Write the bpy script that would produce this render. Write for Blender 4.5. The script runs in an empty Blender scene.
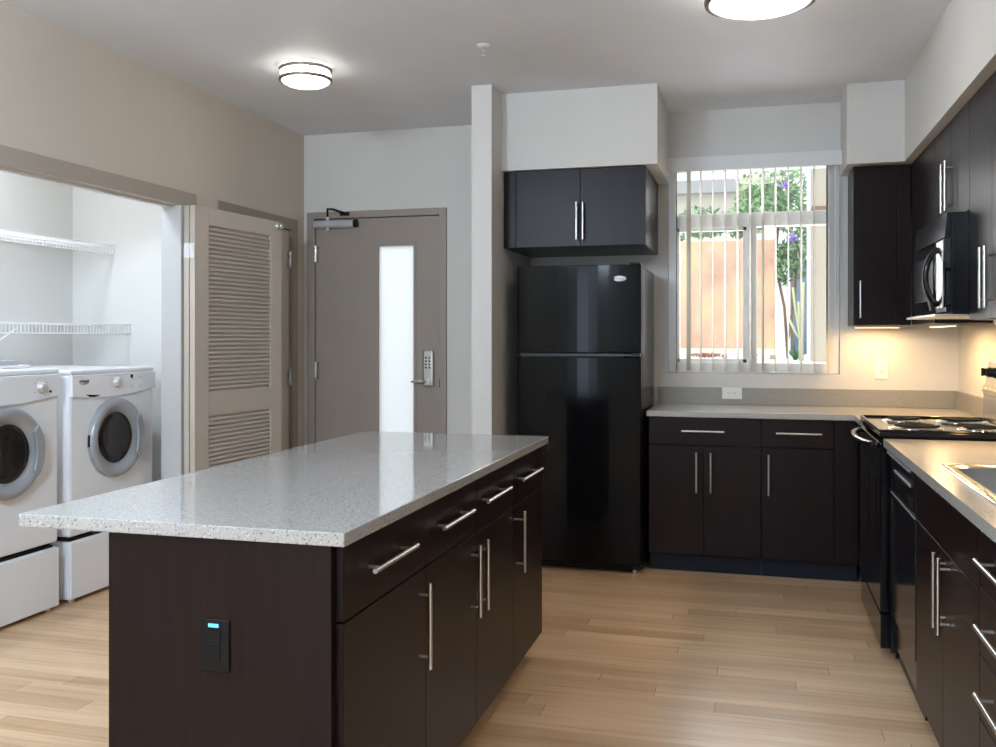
import bpy, bmesh, math, random
from mathutils import Vector, Matrix
random.seed(7)
PI = math.pi
sc = bpy.context.scene
C = sc.collection

# ---------------------------------------------------------------- camera
F_PX, YAW, CAM_H, HORIZON = 940.0, math.radians(15.4), 1.33, 337.0
cd = bpy.data.cameras.new('camera'); cam = bpy.data.objects.new('camera', cd); C.objects.link(cam)
cam.location = (0, 0, CAM_H)
cam.rotation_euler = (PI / 2, 0, YAW)
cd.sensor_width = 36.0
cd.lens = F_PX / 996.0 * 36.0
cd.shift_y = -(373.5 - HORIZON) / 996.0
cd.clip_start = 0.05
sc.camera = cam

# ---------------------------------------------------------------- world, sun, area lights, exposure
sc.view_settings.view_transform = 'Standard'
sc.view_settings.look = 'None'
sc.view_settings.gamma = 1.0
sc.view_settings.use_curve_mapping = False
sc.view_settings.exposure = 0.28
try:
    sc.cycles.use_denoising = True
    sc.cycles.max_bounces = 10
    sc.cycles.diffuse_bounces = 6
    sc.cycles.sample_clamp_indirect = 6.0
except Exception:
    pass
w = bpy.data.worlds.new('world'); sc.world = w; w.use_nodes = True
bgn = w.node_tree.nodes['Background']
bgn.inputs[0].default_value = (0.80, 0.90, 1.0, 1); bgn.inputs[1].default_value = 1.6


def lamp(name, kind, loc, energy, color, rot=(0, 0, 0), size=1.0, size_y=None, angle=None):
    d = bpy.data.lights.new(name, kind); d.energy = energy; d.color = color
    if kind == 'AREA':
        d.shape = 'RECTANGLE'; d.size = size; d.size_y = size_y or size
    if kind == 'SUN':
        d.angle = angle or 0.01
    o = bpy.data.objects.new(name, d); C.objects.link(o)
    o.location = loc; o.rotation_euler = rot
    return o


def aim(o, direction):
    o.rotation_euler = Vector(direction).to_track_quat('-Z', 'Y').to_euler()


aim(lamp('sun', 'SUN', (0, 0, 10), 1.9, (1.0, 0.95, 0.86), angle=0.02), (0.45, 0.50, -1.0))
# daylight entering through the tall living room window behind the camera
aim(lamp('living_room_daylight', 'AREA', (-2.15, -2.88, 1.35), 26, (0.62, 0.79, 1.0), size=0.75, size_y=1.9), (0.0, 1.0, -0.02))
# daylight entering through the kitchen window
aim(lamp('kitchen_window_daylight', 'AREA', (-0.03, 6.22, 1.75), 14, (0.95, 0.97, 1.0), size=0.9, size_y=1.1), (0.0, -1.0, -0.15))


# ---------------------------------------------------------------- materials
def mat(name, col, rough=0.5, metal=0.0, spec=0.5, coat=0.0, emit=None, estr=0.0, trans=0.0):
    m = bpy.data.materials.new(name); m.use_nodes = True
    b = m.node_tree.nodes['Principled BSDF']
    b.inputs['Base Color'].default_value = (*col, 1)
    b.inputs['Roughness'].default_value = rough
    b.inputs['Metallic'].default_value = metal
    b.inputs['Specular IOR Level'].default_value = spec
    b.inputs['Coat Weight'].default_value = coat
    b.inputs['Coat Roughness'].default_value = 0.05
    b.inputs['Transmission Weight'].default_value = trans
    if emit:
        b.inputs['Emission Color'].default_value = (*emit, 1)
        b.inputs['Emission Strength'].default_value = estr
    return m


def nodes(m):
    t = m.node_tree
    return t, t.nodes['Principled BSDF']


def coords(t, scale=(1, 1, 1), rot=(0, 0, 0)):
    tc = t.nodes.new('ShaderNodeTexCoord'); mp = t.nodes.new('ShaderNodeMapping')
    mp.inputs['Scale'].default_value = scale; mp.inputs['Rotation'].default_value = rot
    t.links.new(tc.outputs['Object'], mp.inputs['Vector'])
    return mp.outputs['Vector']


def noise(t, vec, scale, detail=3.0, rough=0.5):
    n = t.nodes.new('ShaderNodeTexNoise'); n.inputs['Scale'].default_value = scale
    n.inputs['Detail'].default_value = detail; n.inputs['Roughness'].default_value = rough
    t.links.new(vec, n.inputs['Vector']); return n.outputs['Fac']


def ramp(t, fac, stops, interp='LINEAR'):
    r = t.nodes.new('ShaderNodeValToRGB'); r.color_ramp.interpolation = interp
    el = r.color_ramp.elements
    while len(el) < len(stops):
        el.new(0.5)
    for e, (p, c) in zip(el, stops):
        e.position = p; e.color = (*c, 1)
    t.links.new(fac, r.inputs['Fac']); return r.outputs['Color']


def mix(t, a, b, fac, mode='MIX'):
    n = t.nodes.new('ShaderNodeMix'); n.data_type = 'RGBA'; n.blend_type = mode
    for s, v in ((n.inputs[0], fac), (n.inputs[6], a), (n.inputs[7], b)):
        if isinstance(v, (int, float)):
            s.default_value = v
        elif isinstance(v, tuple):
            s.default_value = (*v, 1)
        else:
            t.links.new(v, s)
    return n.outputs[2]


def bump(t, b, height, strength=0.1, dist=0.002):
    n = t.nodes.new('ShaderNodeBump'); n.inputs['Strength'].default_value = strength
    n.inputs['Distance'].default_value = dist
    t.links.new(height, n.inputs['Height']); t.links.new(n.outputs[0], b.inputs['Normal'])


def paint(name, col, rough=0.6):
    m = mat(name, col, rough, spec=0.3); t, b = nodes(m)
    v = coords(t)
    c = ramp(t, noise(t, v, 2.0, 2), [(0.3, tuple(x * 0.98 for x in col)), (0.7, tuple(min(1, x * 1.02) for x in col))])
    t.links.new(c, b.inputs['Base Color'])
    bump(t, b, noise(t, v, 220, 2), 0.12, 0.0008)
    return m


def wood_dark(name, rot=(0, 0, 0)):
    m = mat(name, (0.02, 0.013, 0.013), 0.34, spec=0.16); t, b = nodes(m)
    v = coords(t, (90, 90, 2.2), rot)
    c = ramp(t, noise(t, v, 1.0, 4, 0.6), [(0.3, (0.0082, 0.0036, 0.0038)), (0.55, (0.0112, 0.0052, 0.0054)), (0.8, (0.0155, 0.0076, 0.0078))])
    t.links.new(c, b.inputs['Base Color'])
    return m


def speckle(name, base, dark, light, scale=260, rough=0.15, lo=0.40, hi=0.62):
    m = mat(name, base, rough, spec=0.5); t, b = nodes(m)
    v = coords(t)
    c1 = ramp(t, noise(t, v, scale, 2, 0.7), [(lo - .06, dark), (lo, base), (hi, base), (hi + .05, light)])
    c2 = ramp(t, noise(t, v, scale * 0.35, 2, 0.6), [(0.30, tuple(x * 0.72 for x in base)), (0.40, (1, 1, 1))])
    c = mix(t, c1, c2, 0.35, 'MULTIPLY')
    t.links.new(c, b.inputs['Base Color'])
    return m


M = {}
M['ceiling'] = paint('ceiling_paint', (0.72, 0.75, 0.80))
M['white_wall'] = paint('white_wall_paint', (0.62, 0.605, 0.58))
M['tan_wall'] = paint('tan_wall_paint', (0.56, 0.50, 0.425))
M['closet_wall'] = paint('closet_paint', (0.72, 0.72, 0.70))
M['taupe'] = mat('taupe_enamel', (0.285, 0.240, 0.210), 0.42)
M['header'] = mat('header_enamel', (0.37, 0.315, 0.27), 0.45)
M['taupe_light'] = mat('louver_door_enamel', (0.50, 0.44, 0.38), 0.45)
M['cabinet'] = wood_dark('espresso_wood')
M['cabinet_box'] = mat('cabinet_carcass', (0.012, 0.008, 0.008), 0.5)
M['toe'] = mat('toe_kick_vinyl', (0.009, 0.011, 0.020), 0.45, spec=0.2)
M['quartz'] = speckle('island_quartz', (0.375, 0.355, 0.335), (0.08, 0.09, 0.11), (0.58, 0.57, 0.55), 190, 0.05)
M['laminate'] = speckle('counter_laminate', (0.39, 0.37, 0.34), (0.18, 0.17, 0.16), (0.52, 0.50, 0.47), 300, 0.22)
M['splash'] = speckle('backsplash_laminate', (0.28, 0.265, 0.24), (0.15, 0.145, 0.135), (0.37, 0.355, 0.33), 300, 0.3)
M['nickel'] = mat('brushed_nickel', (0.62, 0.60, 0.57), 0.28, 1.0)
M['ring'] = mat('dark_nickel_ring', (0.34, 0.31, 0.27), 0.35, 1.0)
M['chrome'] = mat('chrome', (0.8, 0.8, 0.8), 0.08, 1.0)
M['steel'] = mat('stainless_steel', (0.60, 0.59, 0.57), 0.25, 1.0)
M['basin'] = mat('satin_sink_steel', (0.30, 0.29, 0.28), 0.38, 1.0)
M['black'] = mat('black_enamel', (0.004, 0.004, 0.006), 0.12, spec=0.28)
M['black_door'] = mat('black_fridge_enamel', (0.003, 0.003, 0.0035), 0.12, spec=0.13)
M['black_side'] = mat('black_textured_side', (0.012, 0.012, 0.013), 0.22, spec=0.6)
t, b = nodes(M['black_side']); bump(t, b, noise(t, coords(t), 160, 2), 0.25, 0.001)
M['black_plastic'] = mat('black_plastic', (0.005, 0.005, 0.006), 0.35, spec=0.18)
M['black_glass'] = mat('black_glass', (0.004, 0.004, 0.005), 0.03, spec=0.6)
M['rubber'] = mat('dark_rubber', (0.012, 0.012, 0.012), 0.7, spec=0.2)
M['appliance_white'] = mat('white_enamel', (0.84, 0.86, 0.90), 0.25)
M['white_plastic'] = mat('white_plastic', (0.76, 0.76, 0.75), 0.35)
M['jamb'] = mat('pale_grey_jamb', (0.50, 0.50, 0.50), 0.4)
M['wire'] = mat('white_coated_wire', (0.85, 0.85, 0.86), 0.35)
M['silver_plastic'] = mat('silver_grey_plastic', (0.36, 0.38, 0.41), 0.30, 0.25)
M['grey_plastic'] = mat('grey_plastic', (0.42, 0.43, 0.46), 0.4)
M['vane'] = mat('blind_vane', (0.60, 0.56, 0.48), 0.6)
M['window_frame'] = mat('white_vinyl_frame', (0.70, 0.71, 0.72), 0.35)
M['lamp_glass'] = mat('lit_frosted_glass', (0.9, 0.9, 0.88), 0.4, emit=(1.0, 0.93, 0.84), estr=10.0)
M['globe'] = mat('fill_light_globe', (0.9, 0.9, 0.9), 0.4, emit=(0.68, 0.84, 1.0), estr=132.0)  # cool glow of the added fill globes, out of view
M['strip_glow'] = mat('warm_lamp_strip', (0.9, 0.85, 0.7), 0.4, emit=(1.0, 0.74, 0.40), estr=2.2)
M['blue_led'] = mat('blue_indicator', (0.05, 0.2, 0.6), 0.4, emit=(0.10, 0.42, 1.0), estr=1.6)
M['amber'] = mat('dark_marking', (0.05, 0.05, 0.06), 0.5)
M['marking'] = mat('grey_marking', (0.30, 0.31, 0.34), 0.5)
M['badge'] = mat('silver_badge', (0.62, 0.62, 0.62), 0.3, 0.3)
M['stucco'] = paint('tan_stucco', (0.50, 0.44, 0.35), 0.9)
M['ext_white'] = paint('outdoor_white', (0.78, 0.78, 0.78), 0.9)
M['ext_cream'] = paint('outdoor_cream', (0.80, 0.74, 0.62), 0.9)
M['ext_grey'] = paint('outdoor_grey', (0.42, 0.42, 0.42), 0.9)
M['ext_blue'] = paint('outdoor_blue_grey', (0.20, 0.26, 0.36), 0.9)
M['leaf'] = mat('green_leaf', (0.24, 0.38, 0.20), 0.6)
M['leaf_mid'] = mat('soft_green_leaf', (0.38, 0.48, 0.26), 0.6)
M['leaf_pale'] = mat('pale_green_leaf', (0.55, 0.60, 0.36), 0.6)
M['leaf_dark'] = mat('dark_green_leaf', (0.05, 0.17, 0.08), 0.6)
M['petal'] = mat('purple_petal', (0.36, 0.20, 0.70), 0.6)
M['bark'] = mat('brown_bark', (0.25, 0.16, 0.10), 0.8)
M['russet'] = mat('russet_leaf', (0.35, 0.13, 0.07), 0.7)

m = mat('window_glass', (1, 1, 1), 0.0, trans=1.0); M['glass'] = m
t = m.node_tree; t.nodes.clear()
out = t.nodes.new('ShaderNodeOutputMaterial'); tr = t.nodes.new('ShaderNodeBsdfTransparent'); gl = t.nodes.new('ShaderNodeBsdfGlossy')
gl.inputs['Roughness'].default_value = 0.02
mx = t.nodes.new('ShaderNodeMixShader'); mx.inputs[0].default_value = 0.02
t.links.new(tr.outputs[0], mx.inputs[1]); t.links.new(gl.outputs[0], mx.inputs[2]); t.links.new(mx.outputs[0], out.inputs[0])

m = bpy.data.materials.new('frosted_door_glass'); m.use_nodes = True; M['frosted'] = m
t = m.node_tree; t.nodes.clear()
out = t.nodes.new('ShaderNodeOutputMaterial'); tl = t.nodes.new('ShaderNodeBsdfTranslucent'); gl = t.nodes.new('ShaderNodeBsdfGlossy')
tl.inputs[0].default_value = (0.97, 0.98, 0.97, 1)
gl.inputs['Roughness'].default_value = 0.15
mx = t.nodes.new('ShaderNodeMixShader'); mx.inputs[0].default_value = 0.05
t.links.new(tl.outputs[0], mx.inputs[1]); t.links.new(gl.outputs[0], mx.inputs[2]); t.links.new(mx.outputs[0], out.inputs[0])

# oak plank floor, planks run along X
m = mat('oak_plank_floor', (0.5, 0.35, 0.2), 0.30, spec=0.4); M['floor'] = m
t, b = nodes(m)
v = coords(t)
def mth(op, a_, b_=None):
    n_ = t.nodes.new('ShaderNodeMath'); n_.operation = op
    for i_, q_ in enumerate((a_, b_)):
        if q_ is None: continue
        if isinstance(q_, (int, float)): n_.inputs[i_].default_value = q_
        else: t.links.new(q_, n_.inputs[i_])
    return n_.outputs[0]
def wnoise(x_, y_):
    cb_ = t.nodes.new('ShaderNodeCombineXYZ'); t.links.new(x_, cb_.inputs[0]); t.links.new(y_, cb_.inputs[1])
    wn = t.nodes.new('ShaderNodeTexWhiteNoise'); wn.noise_dimensions = '2D'; t.links.new(cb_.outputs[0], wn.inputs['Vector'])
    return wn.outputs['Value']
sx_ = t.nodes.new('ShaderNodeSeparateXYZ'); t.links.new(v, sx_.inputs[0])
zero = mth('MULTIPLY', sx_.outputs[0], 0.0)
yr = mth('DIVIDE', sx_.outputs[1], 0.098); row = mth('FLOOR', yr); fy = mth('FRACT', yr)
xs_ = mth('ADD', mth('DIVIDE', sx_.outputs[0], 1.22), mth('MULTIPLY', wnoise(row, zero), 7.0))
col = mth('FLOOR', xs_); fx_ = mth('FRACT', xs_)
tone = wnoise(row, col)
seam = mth('MAXIMUM', mth('LESS_THAN', fx_, 0.0016), mth('MULTIPLY', mth('LESS_THAN', fy, 0.012), 0.35))
plank = ramp(t, tone, [(0.0, (0.58, 0.375, 0.215)), (0.5, (0.68, 0.46, 0.275)), (1.0, (0.76, 0.545, 0.345))])
g1 = ramp(t, noise(t, coords(t, (1.6, 38, 1)), 1.0, 5, 0.6), [(0.25, (0.70, 0.62, 0.55)), (0.5, (1, 1, 1)), (0.8, (1.10, 1.10, 1.08))])
g2 = ramp(t, noise(t, coords(t, (0.9, 9, 1)), 1.0, 3, 0.5), [(0.3, (0.80, 0.75, 0.70)), (0.6, (1.04, 1.03, 1.02))])
c = mix(t, plank, g1, 0.75, 'MULTIPLY'); c = mix(t, c, g2, 0.7, 'MULTIPLY')
c = mix(t, c, (0.15, 0.085, 0.045), seam)
t.links.new(c, b.inputs['Base Color'])

# weathered orange privacy panel
m = mat('weathered_orange', (0.8, 0.4, 0.2), 0.8); M['orange'] = m
t, b = nodes(m); v = coords(t, (1.6, 1.6, 1.2))
c = ramp(t, noise(t, v, 1.6, 4, 0.6), [(0.30, (0.50, 0.30, 0.20)), (0.45, (0.68, 0.43, 0.31)), (0.58, (0.74, 0.55, 0.32)), (0.72, (0.72, 0.50, 0.40))])
t.links.new(c, b.inputs['Base Color'])

m = mat('dryer_drum_glass', (0.016, 0.012, 0.010), 0.08, spec=0.3); M['drum_glass'] = m


# ---------------------------------------------------------------- mesh helpers
class MB:
    """collects shapes into one mesh"""
    def __init__(s):
        s.bm = bmesh.new()

    def add(s, fn, smooth=False):
        before = set(s.bm.faces)
        fn(s.bm)
        if smooth:
            for f in s.bm.faces:
                if f not in before:
                    f.smooth = True
        return s

    def box(s, x0, x1, y0, y1, z0, z1, bev=0.0, seg=2):
        x0, x1 = sorted((x0, x1)); y0, y1 = sorted((y0, y1)); z0, z1 = sorted((z0, z1))
        vs = [s.bm.verts.new(p) for p in ((x0, y0, z0), (x1, y0, z0), (x1, y1, z0), (x0, y1, z0), (x0, y0, z1), (x1, y0, z1), (x1, y1, z1), (x0, y1, z1))]
        fs = [s.bm.faces.new([vs[i] for i in q]) for q in ((3, 2, 1, 0), (4, 5, 6, 7), (0, 1, 5, 4), (1, 2, 6, 5), (2, 3, 7, 6), (3, 0, 4, 7))]
        if bev:
            es = list({e for f in fs for e in f.edges})
            bmesh.ops.bevel(s.bm, geom=es, offset=bev, segments=seg, profile=0.5, affect='EDGES', clamp_overlap=True)
        return s

    def prism(s, pts, vec, bev=0.0):
        """polygon (3D points) extruded along vec"""
        vec = Vector(vec)
        a = [s.bm.verts.new(p) for p in pts]; b = [s.bm.verts.new(Vector(p) + vec) for p in pts]
        n = len(pts)
        fs = [s.bm.faces.new(a[::-1]), s.bm.faces.new(b)] + [s.bm.faces.new((a[i], a[(i + 1) % n], b[(i + 1) % n], b[i])) for i in range(n)]
        bmesh.ops.recalc_face_normals(s.bm, faces=fs)
        if bev:
            es = list({e for f in fs for e in f.edges})
            bmesh.ops.bevel(s.bm, geom=es, offset=bev, segments=2, profile=0.5, affect='EDGES', clamp_overlap=True)
        return s

    def lathe(s, prof, origin=(0, 0, 0), axis=(0, 0, 1), seg=40, smooth=True, sx=1.0, sy=1.0):
        """profile [(r, h)] turned about axis"""
        q = Vector((0, 0, 1)).rotation_difference(Vector(axis)).to_matrix()
        o = Vector(origin); rings = []
        for r, h in prof:
            if r < 1e-6:
                rings.append([s.bm.verts.new(o + q @ Vector((0, 0, h)))])
            else:
                rings.append([s.bm.verts.new(o + q @ Vector((r * sx * math.cos(2 * PI * k / seg), r * sy * math.sin(2 * PI * k / seg), h))) for k in range(seg)])
        fs = []
        for A, B in zip(rings, rings[1:]):
            for k in range(seg):
                k2 = (k + 1) % seg
                if len(A) == 1 and len(B) == 1:
                    continue
                if len(A) == 1:
                    fs.append(s.bm.faces.new((A[0], B[k], B[k2])))
                elif len(B) == 1:
                    fs.append(s.bm.faces.new((A[k], B[0], A[k2])))
                else:
                    fs.append(s.bm.faces.new((A[k], B[k], B[k2], A[k2])))
        bmesh.ops.recalc_face_normals(s.bm, faces=fs)
        for f in fs:
            f.smooth = smooth
        return s

    def cyl(s, p0, p1, r, seg=16, r2=None):
        p0 = Vector(p0); p1 = Vector(p1); L = (p1 - p0).length
        r2 = r if r2 is None else r2
        s.lathe([(0, 0), (r, 0)], p0, p1 - p0, seg, False)
        s.lathe([(r, 0), (r2, L)], p0, p1 - p0, seg, True)
        s.lathe([(r2, L), (0, L)], p0, p1 - p0, seg, False)
        return s

    def tube(s, pts, r, seg=10, closed=False):
        pts = [Vector(p) for p in pts]; n = len(pts); rings = []
        up = Vector((0, 0, 1)); prev = None
        for i, p in enumerate(pts):
            if closed:
                d = pts[(i + 1) % n] - pts[i - 1]
            else:
                d = pts[min(i + 1, n - 1)] - pts[max(i - 1, 0)]
            d.normalize()
            if prev is None:
                a = d.cross(up)
                if a.length < 1e-3:
                    a = d.cross(Vector((1, 0, 0)))
                a.normalize()
            else:
                a = (prev - d * prev.dot(d)); a.normalize()
            prev = a; bb = d.cross(a)
            rings.append([s.bm.verts.new(p + r * (a * math.cos(2 * PI * k / seg) + bb * math.sin(2 * PI * k / seg))) for k in range(seg)])
        fs = []
        pairs = list(zip(rings, rings[1:])) + ([(rings[-1], rings[0])] if closed else [])
        for A, B in pairs:
            for k in range(seg):
                fs.append(s.bm.faces.new((A[k], A[(k + 1) % seg], B[(k + 1) % seg], B[k])))
        if not closed:
            fs += [s.bm.faces.new(rings[0][::-1]), s.bm.faces.new(rings[-1])]
        bmesh.ops.recalc_face_normals(s.bm, faces=fs)
        for f in fs:
            f.smooth = len(f.verts) == 4
        return s

    def xform(s, mtx):
        s.bm.transform(mtx); return s

    def build(s, name, material, parent=None, kind=None):
        origin = Vector((0, 0, 0))
        p = parent
        while p is not None:
            origin += p.location; p = p.parent
        me = bpy.data.meshes.new(name)
        if parent is None:            # object origin at the base centre of the mesh
            xs = [v.co for v in s.bm.verts]
            lo = Vector((min(c.x for c in xs), min(c.y for c in xs), min(c.z for c in xs)))
            hi = Vector((max(c.x for c in xs), max(c.y for c in xs), max(c.z for c in xs)))
            own = Vector(((lo.x + hi.x) / 2, (lo.y + hi.y) / 2, lo.z))
            s.bm.transform(Matrix.Translation(-own))
        else:
            s.bm.transform(Matrix.Translation(-origin)); own = Vector((0, 0, 0))
        s.bm.to_mesh(me); s.bm.free()
        me.materials.append(material)
        o = bpy.data.objects.new(name, me); C.objects.link(o)
        o.location = own
        if parent is not None:
            o.parent = parent
        if kind:
            o['kind'] = kind
        return o


def thing(name, label, cat, loc, group=None, kind=None):
    o = bpy.data.objects.new(name, None); C.objects.link(o); o.location = loc
    o.empty_display_size = 0.1
    if label: o['label'] = label
    if cat: o['category'] = cat
    if group: o['group'] = group
    if kind: o['kind'] = kind
    return o


def tag(o, label, cat, group=None):
    o['label'] = label; o['category'] = cat
    if group: o['group'] = group
    return o


def text_mesh(name, body, size, loc, rot, material, parent, depth=0.0004, shear=0.0, weight=0.0):
    cu = bpy.data.curves.new(name + '_curve', 'FONT'); cu.body = body; cu.size = size
    cu.align_x = 'CENTER'; cu.align_y = 'CENTER'; cu.extrude = depth; cu.shear = shear; cu.offset = weight
    tmp = bpy.data.objects.new('tmp_text', cu); C.objects.link(tmp)
    bpy.context.view_layer.update()
    me = bpy.data.meshes.new_from_object(tmp.evaluated_get(bpy.context.evaluated_depsgraph_get()))
    bpy.data.objects.remove(tmp)
    me.materials.clear(); me.materials.append(material)
    me.transform(Matrix.Translation(Vector(loc)) @ rot.to_4x4())
    origin = Vector((0, 0, 0)); p = parent
    while p is not None:
        origin += p.location; p = p.parent
    me.transform(Matrix.Translation(-origin))
    o = bpy.data.objects.new(name, me); C.objects.link(o); o.parent = parent
    return o


ROT_BACK = Matrix(((1, 0, 0), (0, 0, -1), (0, 1, 0)))            # text facing -Y
ROT_XPOS = Matrix(((0, 0, 1), (1, 0, 0), (0, 1, 0)))             # text facing +X

# ---------------------------------------------------------------- room
XL, XR, YB, ZC, YF = -3.055, 1.13, 5.98, 2.74, -2.8
S = 'structure'
MB().box(-4.3, XR + 0.15, YF, YB + 0.12, -0.1, 0.0).build('floor', M['floor'], kind=S)
MB().box(XL - 0.12, XR + 0.15, YF, YB + 0.15, ZC, ZC + 0.12).build('ceiling', M['ceiling'], kind=S)
# left wall with the laundry opening and a doorway
lw = MB()
for y0, y1, z0, z1 in ((YF, 2.45, 0, ZC), (2.45, 4.515, 2.055, ZC), (4.515, 4.95, 0, ZC), (4.95, 5.79, 2.06, ZC), (5.79, YB, 0, ZC)):
    lw.box(XL - 0.11, XL, y0, y1, z0, z1)
lw.build('wall_left', M['tan_wall'], kind=S)
# back wall with entry door opening and kitchen window opening
bw = MB()
for x0, x1, z0, z1 in ((-3.3, -2.97, 0, ZC), (-2.97, -2.045, 2.15, ZC), (-2.045, -0.539, 0, ZC), (-0.539, 0.480, 0, 1.106), (-0.539, 0.480, 2.43, ZC), (0.480, XR + 0.15, 0, ZC)):
    bw.box(x0, x1, YB, YB + 0.15, z0, z1)
bw.build('wall_back', M['white_wall'], kind=S)
MB().box(XR, XR + 0.15, YF, YB, 0, ZC).build('wall_right', M['white_wall'], kind=S)
fw = MB()
for x0, x1, z0, z1 in ((XL, XR, 0, 0.3), (XL, XR, 2.4, ZC), (XL, -2.56, 0.3, 2.4), (-1.74, XR, 0.3, 2.4)):
    fw.box(x0, x1, YF - 0.15, YF, z0, z1)
fw.build('wall_front', M['white_wall'], kind=S)
MB().box(-1.545, -1.428, 5.05, YB, 0, ZC).build('wall_partition', M['white_wall'], kind=S)
MB().box(-1.428, -0.534, 5.27, YB, 2.294, ZC).build('trim_1', M['white_wall'], kind=S)          # soffit above the fridge cabinet
so = MB(); so.box(0.484, XR, 5.565, YB, 2.294, ZC); so.box(0.783, XR, 1.2, 5.565, 2.294, ZC)
so.build('trim_2', M['white_wall'], kind=S)                                                     # soffit above the wall cabinets
# laundry closet shell
MB().box(-4.17, -4.05, 2.2, 4.99, 0, ZC).build('wall_closet_back', M['closet_wall'], kind=S)
MB().box(-4.05, XL - 0.11, 4.87, 4.99, 0, ZC).build('wall_closet_side', M['closet_wall'], kind=S)
MB().box(-4.05, XL - 0.11, 2.2, 2.32, 0, ZC).build('wall_closet_near', M['closet_wall'], kind=S)
MB().box(-4.17, XL - 0.12, 2.2, 4.99, ZC, ZC + 0.12).build('ceiling_closet', M['closet_wall'], kind=S)
# laundry opening trim
hd = MB(); hd.box(XL, XL + 0.012, 2.38, 4.655, 2.055, 2.133)
hd.build('trim_3', M['header'], kind=S)
jb = MB(); jb.box(XL - 0.11, XL + 0.012, 4.503, 4.515, 0, 2.055); jb.box(XL, XL + 0.012, 4.515, 4.655, 0, 2.055)
jb.box(XL - 0.11, XL + 0.012, 2.45, 2.462, 0, 2.055)
jb.build('trim_4', M['jamb'], kind=S)
tk = MB(); tk.box(XL - 0.070, XL - 0.040, 2.47, 4.50, 2.040, 2.0545)
tag(tk.build('door_track', M['white_plastic']), 'white metal sliding track under the header of the laundry opening', 'door track')

# louvered bifold door folded back against the left wall
door3 = thing('door_3', None, None, (XL + 0.05, 4.515, 0), kind=S)
ang = math.atan2(0.075, 0.84)
LM = Matrix.Translation((-2.963, 4.515, 0)) @ Matrix.Rotation(-ang, 4, 'Z')      # local: x = outward, y = along leaf, z up
def leaf(off):
    fr = MB(); W, T = 0.838, 0.034
    fr.box(off - T, off, 0, 0.120, 0.015, 2.052, 0.002); fr.box(off - T, off, 0.722, W, 0.015, 2.052, 0.002)
    for z0, z1 in ((0.015, 0.22), (0.888, 1.015), (1.955, 2.052)):
        fr.box(off - T, off, 0.120, 0.722, z0, z1)
    fr.xform(LM)
    lf = fr.build('leaf', M['taupe_light'], door3)
    for z0, z1 in ((0.22, 0.888), (1.015, 1.955)):
        lv = MB(); n = round((z1 - z0) / 0.0247); st = (z1 - z0) / n
        for k in range(n):
            zc = z0 + (k + 0.5) * st
            a = 0.012; 
            lv.prism([(off - T + 0.004, 0.118, zc + a), (off - T + 0.004, 0.118, zc + a + 0.006), (off - 0.003, 0.118, zc - a + 0.003), (off - 0.003, 0.118, zc - a - 0.003)], (0, 0.606, 0))
        lv.box(off - T / 2 - 0.001, off - T / 2 + 0.001, 0.118, 0.724, z0, z1)
        lv.xform(LM)
        lv.build('louver_panel', M['taupe_light'], lf)
    return lf
lf_front = leaf(0.0)
lf_back = leaf(-0.041)
h = MB(); h.box(-0.071, -0.043, -0.004, -0.001, 1.765, 1.845); h.box(-0.032, -0.004, -0.004, -0.001, 1.765, 1.845); h.cyl((-0.0375, -0.006, 1.763), (-0.0375, -0.006, 1.847), 0.006)
h.xform(LM); h.build('hinge', M['white_plastic'], door3)
h = MB(); h.box(-0.071, -0.043, -0.004, -0.001, 0.20, 0.28); h.box(-0.032, -0.004, -0.004, -0.001, 0.20, 0.28); h.cyl((-0.0375, -0.006, 0.198), (-0.0375, -0.006, 0.282), 0.006)
h.xform(LM); h.build('hinge', M['white_plastic'], door3)
h = MB(); h.lathe([(0, 0), (0.022, 0), (0.022, 0.006), (0.010, 0.009), (0.012, 0.026), (0.018, 0.030), (0.016, 0.038), (0, 0.040)], (0.0, 0.788, 2.02), (1, 0, 0), 20)
h.xform(LM); h.build('knob', M['chrome'], lf_front)

# door on the left wall behind the louvered leaf
door2 = thing('door_2', None, None, (XL, 5.37, 0), kind=S)
d = MB()
d.box(XL - 0.11, XL + 0.014, 4.88, 4.952, 0, 2.132); d.box(XL - 0.11, XL + 0.014, 5.788, 5.862, 0, 2.132); d.box(XL - 0.11, XL + 0.014, 4.952, 5.788, 2.058, 2.132)
d.build('door_frame', M['taupe'], door2)
dp = MB().box(XL - 0.055, XL - 0.012, 4.957, 5.783, 0.01, 2.053, 0.002).build('door_panel', M['taupe_light'], door2)
for z in (0.25, 1.0, 1.80):
    MB().cyl((XL - 0.002, 5.787, z), (XL - 0.002, 5.787, z + 0.11), 0.008).box(XL - 0.008, XL - 0.004, 5.755, 5.815, z, z + 0.11).build('hinge', M['steel'], door2)

# entry door on the back wall
door1 = thing('door_1', None, None, (-2.51, YB, 0), kind=S)
d = MB(); fx0, fx1, ix0, ix1, zt, zi = -3.024, -2.002, -2.967, -2.051, 2.196, 2.150
for a, b_, z0, z1 in ((fx0, ix0, 0, zt), (ix1, fx1, 0, zt), (ix0, ix1, zi, zt)):
    d.box(a, b_, YB - 0.018, YB + 0.14, z0, z1, 0.002)
d.build('door_frame', M['taupe'], door1)
dp = MB(); py0, py1 = YB + 0.002, YB + 0.046
gx0, gx1, gz0, gz1 = -2.498, -2.240, 0.40, 1.952
for a, b_, z0, z1 in ((ix0 + .004, gx0, 0.01, zi - .005), (gx1, ix1 - .004, 0.01, zi - .005), (gx0, gx1, 0.01, gz0), (gx0, gx1, gz1, zi - .005)):
    dp.box(a, b_, py0, py1, z0, z1)
dp = dp.build('door_panel', M['taupe'], door1)
g = MB()
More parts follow.
